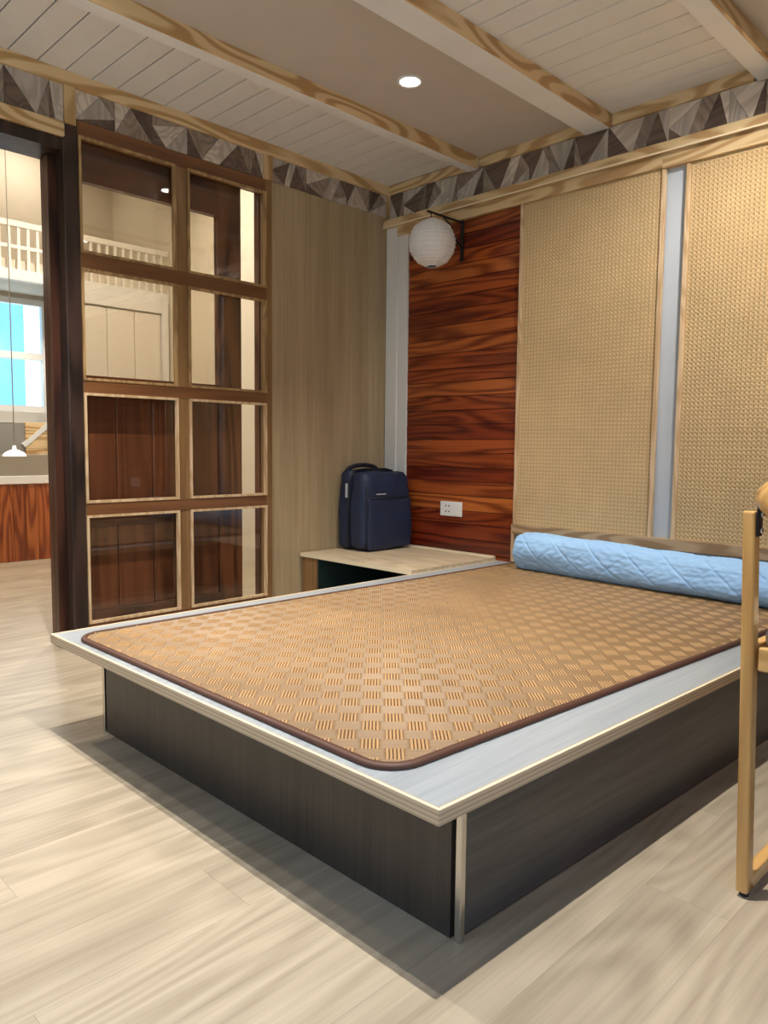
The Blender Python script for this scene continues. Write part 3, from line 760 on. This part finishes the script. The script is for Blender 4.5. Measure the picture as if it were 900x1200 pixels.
MB().tube([(.292, by0 + .03, .703), (.2945, -.26, .703), (.290, by1 - .02, .703)], .0035, 6).build('pocket_seam', M['navy_dark'], bag, smooth=True)
hp = [(.075, -.30 + .145 * math.cos(a), .862 + .045 * math.sin(a)) for a in [math.pi * k / 12 for k in range(13)]]
MB().tube(hp, .014, 10, flat=.8).build('handle', M['navy_dark'], bag, smooth=True)
for yy in (by0 + .10, by1 - .12):
    MB().tube([(.02, yy, .84), (.010, yy, .70), (.010, yy, .55), (.012, yy, .42)], .010, 8, flat=2.2, up=(1, 0, 0)).build('shoulder_strap', M['navy_dark'], bag, smooth=True)
MB().bar((.115, by0 - .004, .70), (.115, by0 - .004, .79), .006, .016, up=(0, 1, 0)).build('zip_pull', M['silver'], bag)
# small silver word on the front, too small to read: a row of tiny strokes
mb = MB()
for k in range(11):
    mb.box(.2865, .2880, by0 + .095 + k * .0082, by0 + .095 + k * .0082 + .0052, .722, .729)
mb.build('printed_word', M['silver'], bag)

# ---------------------------------------------------------------- socket outlets
def outlet(x0, z0, label):
    o = empty('socket_outlet', (x0 + .09, -.002, z0), label, 'socket')
    box('face_plate', M['socket'], o, x0, x0 + .178, -.012, -.0015, z0, z0 + .094, bevel=.004, seg=2)
    box('rocker', M['socket'], o, x0 + .118, x0 + .168, -.0145, -.012, z0 + .012, z0 + .082, bevel=.001)
    mb = MB()
    for zc in (z0 + .030, z0 + .066):
        for dx in (-.018, 0.008):
            box('socket_hole', M['hole'], o, x0 + .062 + dx, x0 + .072 + dx, -.0128, -.0118, zc - .004, zc + .004)
outlet(.507, .588, 'white double socket outlet on the red planks beside the backpack')
outlet(3.52, .588, 'white double socket outlet on the red planks right of the bed')

# ---------------------------------------------------------------- cane panels
def cane_panel(x0, x1, z0, z1, label):
    o = empty('cane_panel', ((x0 + x1) / 2, -.01, z0), label, 'panel', 'woven cane panels on the back wall')
    fwid = .020
    box('frame_stile', M['bead'], o, x0, x0 + fwid, -.020, .004, z0, z1, bevel=.0015)
    box('frame_stile', M['bead'], o, x1 - fwid, x1, -.020, .004, z0, z1, bevel=.0015)
    a, b = x0 + fwid, x1 - fwid
    box('backing', M['cane_back'], o, a, b, -.004, .004, z0, z1)
    P = .0215
    mb = MB(); V = mb.v; F = mb.f
    def strip(p, q, wd, ya, yb):
        # flat strip between p and q in the xz plane
        dx, dz = q[0] - p[0], q[1] - p[1]; L = math.hypot(dx, dz)
        if L < 1e-4: return
        nx, nz = -dz / L * wd / 2, dx / L * wd / 2
        i = len(V)
        V.extend([(p[0] - nx, ya, p[1] - nz), (q[0] - nx, ya, q[1] - nz), (q[0] + nx, ya, q[1] + nz), (p[0] + nx, ya, p[1] + nz),
                  (p[0], yb, p[1]), (q[0], yb, q[1])])
        F.extend([(i, i + 1, i + 5, i + 4), (i + 4, i + 5, i + 2, i + 3)])
    n = int((b - a) / P)
    for k in range(n + 1):
        xx = a + (k + .5) * P
        for dd in (-.0030, .0030):
            if a < xx + dd < b: strip((xx + dd, z0), (xx + dd, z1), .0042, -.0055, -.0072)
    n = int((z1 - z0) / P)
    for k in range(n + 1):
        zz = z0 + (k + .5) * P
        for dd in (-.0030, .0030):
            if z0 < zz + dd < z1: strip((a, zz + dd), (b, zz + dd), .0042, -.0065, -.0082)
    W, H = b - a, z1 - z0
    for sg in (1, -1):
        c = -H - (H % P) + P / 2
        while c < W:
            # diagonal x = a + c + t (or mirrored), z = z0 + t
            t0, t1 = max(0, -c), min(H, W - c)
            if t1 > t0:
                p, q_ = (c + t0, t0), (c + t1, t1)
                if sg < 0: p, q_ = (W - p[0], p[1]), (W - q_[0], q_[1])
                strip((a + p[0], z0 + p[1]), (a + q_[0], z0 + q_[1]), .0032, -.0080, -.0095)
            c += P
    s = mb.build('cane_webbing', M['cane'], o); s['kind'] = 'stuff'
    return o
cane_panel(1.083, 1.945, .575, 2.428, 'woven honey cane panel between the red planks and the grey strip')
cane_panel(2.049, 2.95, .575, 2.420, 'woven honey cane panel right of the grey strip behind the chair')
M['pine_dull'] = wood('weathered_pine_rail', (.52, .36, .21), (.33, .20, .10), 'X', 1.5, 6, .07, .25, rough=.5, ringmix=.8)
br = box('trim_6', M['pine_dull'], None, 1.083, 3.02, -.026, .010, .520, .577, bevel=.002); tag(br, kind='structure')
bs = box('trim_7', M['bead'], None, 1.075, 1.096, -.024, .010, .350, .575, bevel=.002); tag(bs, kind='structure')

# ---------------------------------------------------------------- bracket and paper lantern
brk = empty('wall_bracket', (.645, -.01, 2.3), 'black iron wall bracket holding the paper lantern', 'bracket')
MB().bar((.645, -.008, 2.18), (.645, -.008, 2.425), .022, .010, up=(0, 1, 0)).build('wall_plate', M['iron'], brk, bevel=.002)
MB().bar((.645, -.004, 2.412), (.645, -.335, 2.412), .014, .010).build('arm', M['iron'], brk, bevel=.002)
MB().tube([(.645, -.010, 2.26), (.645, -.055, 2.285), (.645, -.09, 2.33), (.645, -.13, 2.38), (.645, -.19, 2.408)], .0055, 8).build('brace', M['iron'], brk, smooth=True)
MB().tube([(.645, -.30, 2.410), (.645, -.30, 2.385), (.652, -.30, 2.378)], .004, 8).build('hook', M['iron'], brk, smooth=True)
for zz in (2.20, 2.25):
    MB().tube([(.645, -.012, zz), (.645, -.018, zz)], .006, 8).build('bolt', M['iron'], brk)
lan = empty('paper_lantern', (.652, -.30, 2.09), 'round white ribbed paper lantern hanging from the iron bracket', 'lantern')
LC = Vector((.655, -.30, 2.232)); LR = .139
prof = []; nr = 16
for k in range(nr * 4 + 1):
    t = k / (nr * 4); a = -math.pi / 2 + .22 + (math.pi - .44) * t
    rr = LR * (1 + .034 * (abs(math.sin(math.pi * nr * t)) - .5) * -1)
    prof.append((rr * math.cos(a), rr * math.sin(a) * .98))
mbl = MB(); n = 48
b0 = 0
for r_, z in prof:
    for k in range(n):
        a = 2 * math.pi * k / n; mbl.v.append((LC.x + r_ * math.cos(a), LC.y + r_ * math.sin(a), LC.z + z))
for i in range(len(prof) - 1):
    for k in range(n):
        mbl.f.append((i * n + k, i * n + (k + 1) % n, (i + 1) * n + (k + 1) % n, (i + 1) * n + k))
o = mbl.build('paper_shade', M['lantern'], lan, smooth=True)
for k in range(8):
    a = 2 * math.pi * (k + .35) / 8
    pts = [(LC.x + (p[0] + .001) * math.cos(a), LC.y + (p[0] + .001) * math.sin(a), LC.z + p[1]) for p in prof[::3]]
    MB().tube(pts, .0028, 5).build('paper_seam', M['lantern_rib'], lan, smooth=True)
for zz, rr in ((LC.z + LR * .955, .036), (LC.z - LR * .955, .036)):
    mb = MB(); mb.tube([(LC.x + rr * math.cos(2 * math.pi * q / 20), LC.y + rr * math.sin(2 * math.pi * q / 20), zz) for q in range(21)], .003, 6, cap=False)
    mb.build('end_ring', M['lantern_rib'], lan, smooth=True)

# ---------------------------------------------------------------- downlights
for k, ((x, y), p, lab) in enumerate(DOWNLIGHTS):
    o = empty('downlight', (x, y, CEIL - .02), lab, 'ceiling light', 'round recessed downlights')
    mb = MB(); n = 32
    prof = [(.046, .004), (.046, -.002), (.058, -.006), (.062, -.003), (.062, .002)]
    for r_, z in prof:
        for q in range(n):
            a = 2 * math.pi * q / n; mb.v.append((x + r_ * math.cos(a), y + r_ * math.sin(a), CEIL + z - .002))
    for i in range(len(prof) - 1):
        for q in range(n): mb.f.append((i * n + q, i * n + (q + 1) % n, (i + 1) * n + (q + 1) % n, (i + 1) * n + q))
    mb.build('bezel', M['white'], o, smooth=True)
    MB().lathe([(.046, -.0015), (.046, .0005)], (x, y, CEIL - .0015), 32).build('diffuser', M['lamp'], o)

# ---------------------------------------------------------------- chair
def loop_pts():
    return
ch = empty('armchair', (3.35, -1.75, 0), 'honey coloured wooden chair with sled legs standing right of the bed', 'chair')
X1, X2 = 3.107, 3.62
PY, PF = -1.985, -1.50
for sx, xx in ((-1, X1), (1, X2)):
    lean = -.027 if sx < 0 else .027
    w = .028; d_ = .036
    # back post, tapering upwards, rounded lower corner
    mb = MB()
    lv = []
    prof = [(0.012, 0, 1), (.030, 0, 1), (.3, .3, 1), (.6, .63, 1), (.895, 1, .98)]
    for z, t, s_ in prof:
        cx = xx + lean * t; lv.append([(cx, PY, z), (cx + w * s_, PY, z), (cx + w * s_, PY + d_ * s_, z), (cx, PY + d_ * s_, z)])
    vs = [p for l_ in lv for p in l_]
    fs = [(0, 1, 2, 3)[::-1], tuple(len(vs) - 4 + q for q in range(4))]
    for i in range(len(lv) - 1):
        for q in range(4): fs.append((i * 4 + q, i * 4 + (q + 1) % 4, (i + 1) * 4 + (q + 1) % 4, (i + 1) * 4 + q))
    mb.add(vs, fs); mb.build('back_post', M['chair'], ch, bevel=.005, seg=2)
    box('sled_rail', M['chair_y'], ch, xx, xx + w, PY + .02, PF + .01, .012, .050, bevel=.005, seg=2)
    box('front_post', M['chair'], ch, xx, xx + w, PF - .03, PF + .006, .040, .60, bevel=.005, seg=2)
    box('seat_rail', M['chair_y'], ch, xx + .002 + lean * .5, xx + w - .004 + lean * .5, PY + .03, PF - .02, .535, .590, bevel=.004, seg=2)
    MB().tube([(xx + w / 2, PY + .02, 0.0), (xx + w / 2, PY + .02, .013)], .011, 12).build('foot_pad', M['rubber'], ch)
    MB().tube([(xx + w / 2, PF - .02, 0.0), (xx + w / 2, PF - .02, .013)], .011, 12).build('foot_pad', M['rubber'], ch)
# bracket plates between posts and backrest
for xx, s in ((X1 - .027 + .028, 1), (X2 + .027, -1)):
    a, b_ = sorted((xx, xx + s * .008))
    mb = MB(); 
    mb.box(a, b_, PY + .004, PY + .030, .838, .905)
    mb.build('bracket_plate', M['iron'], ch, bevel=.004, seg=2)
    for zz in (.852, .888):
        MB().tube([(xx + s * .007, PY + .016, zz), (xx + s * .012, PY + .016, zz)], .006, 10).build('bolt', M['chrome'], ch, smooth=True)
# curved backrest bar
pts = []; rad = []
xa, xb = X1 + .020, X2 + .008
for k in range(25):
    t = k / 24; xx = xa + (xb - xa) * t
    bow = math.sin(math.pi * t)
    pts.append((xx, PY - .025 - .12 * bow, .930 - .012 * bow)); rad.append(.054 * (1 - .55 * abs(2 * t - 1) ** 8))
MB().tube(pts, rad, 16, flat=.55).build('backrest', M['chair_x'], ch, smooth=True)
box('cross_rail', M['chair_x'], ch, X1 + .02, X2 + .01, PY + .008, PY + .030, .535, .590, bevel=.004, seg=2)
box('cross_rail', M['chair_x'], ch, X1 + .02, X2 + .01, PF - .026, PF - .004, .535, .590, bevel=.004, seg=2)
link('seat', rounded(X1 + .018, X2 + .010, PY + .035, PF + .02, .578, .632, .022, .004, n=10), M['cushion'], ch)
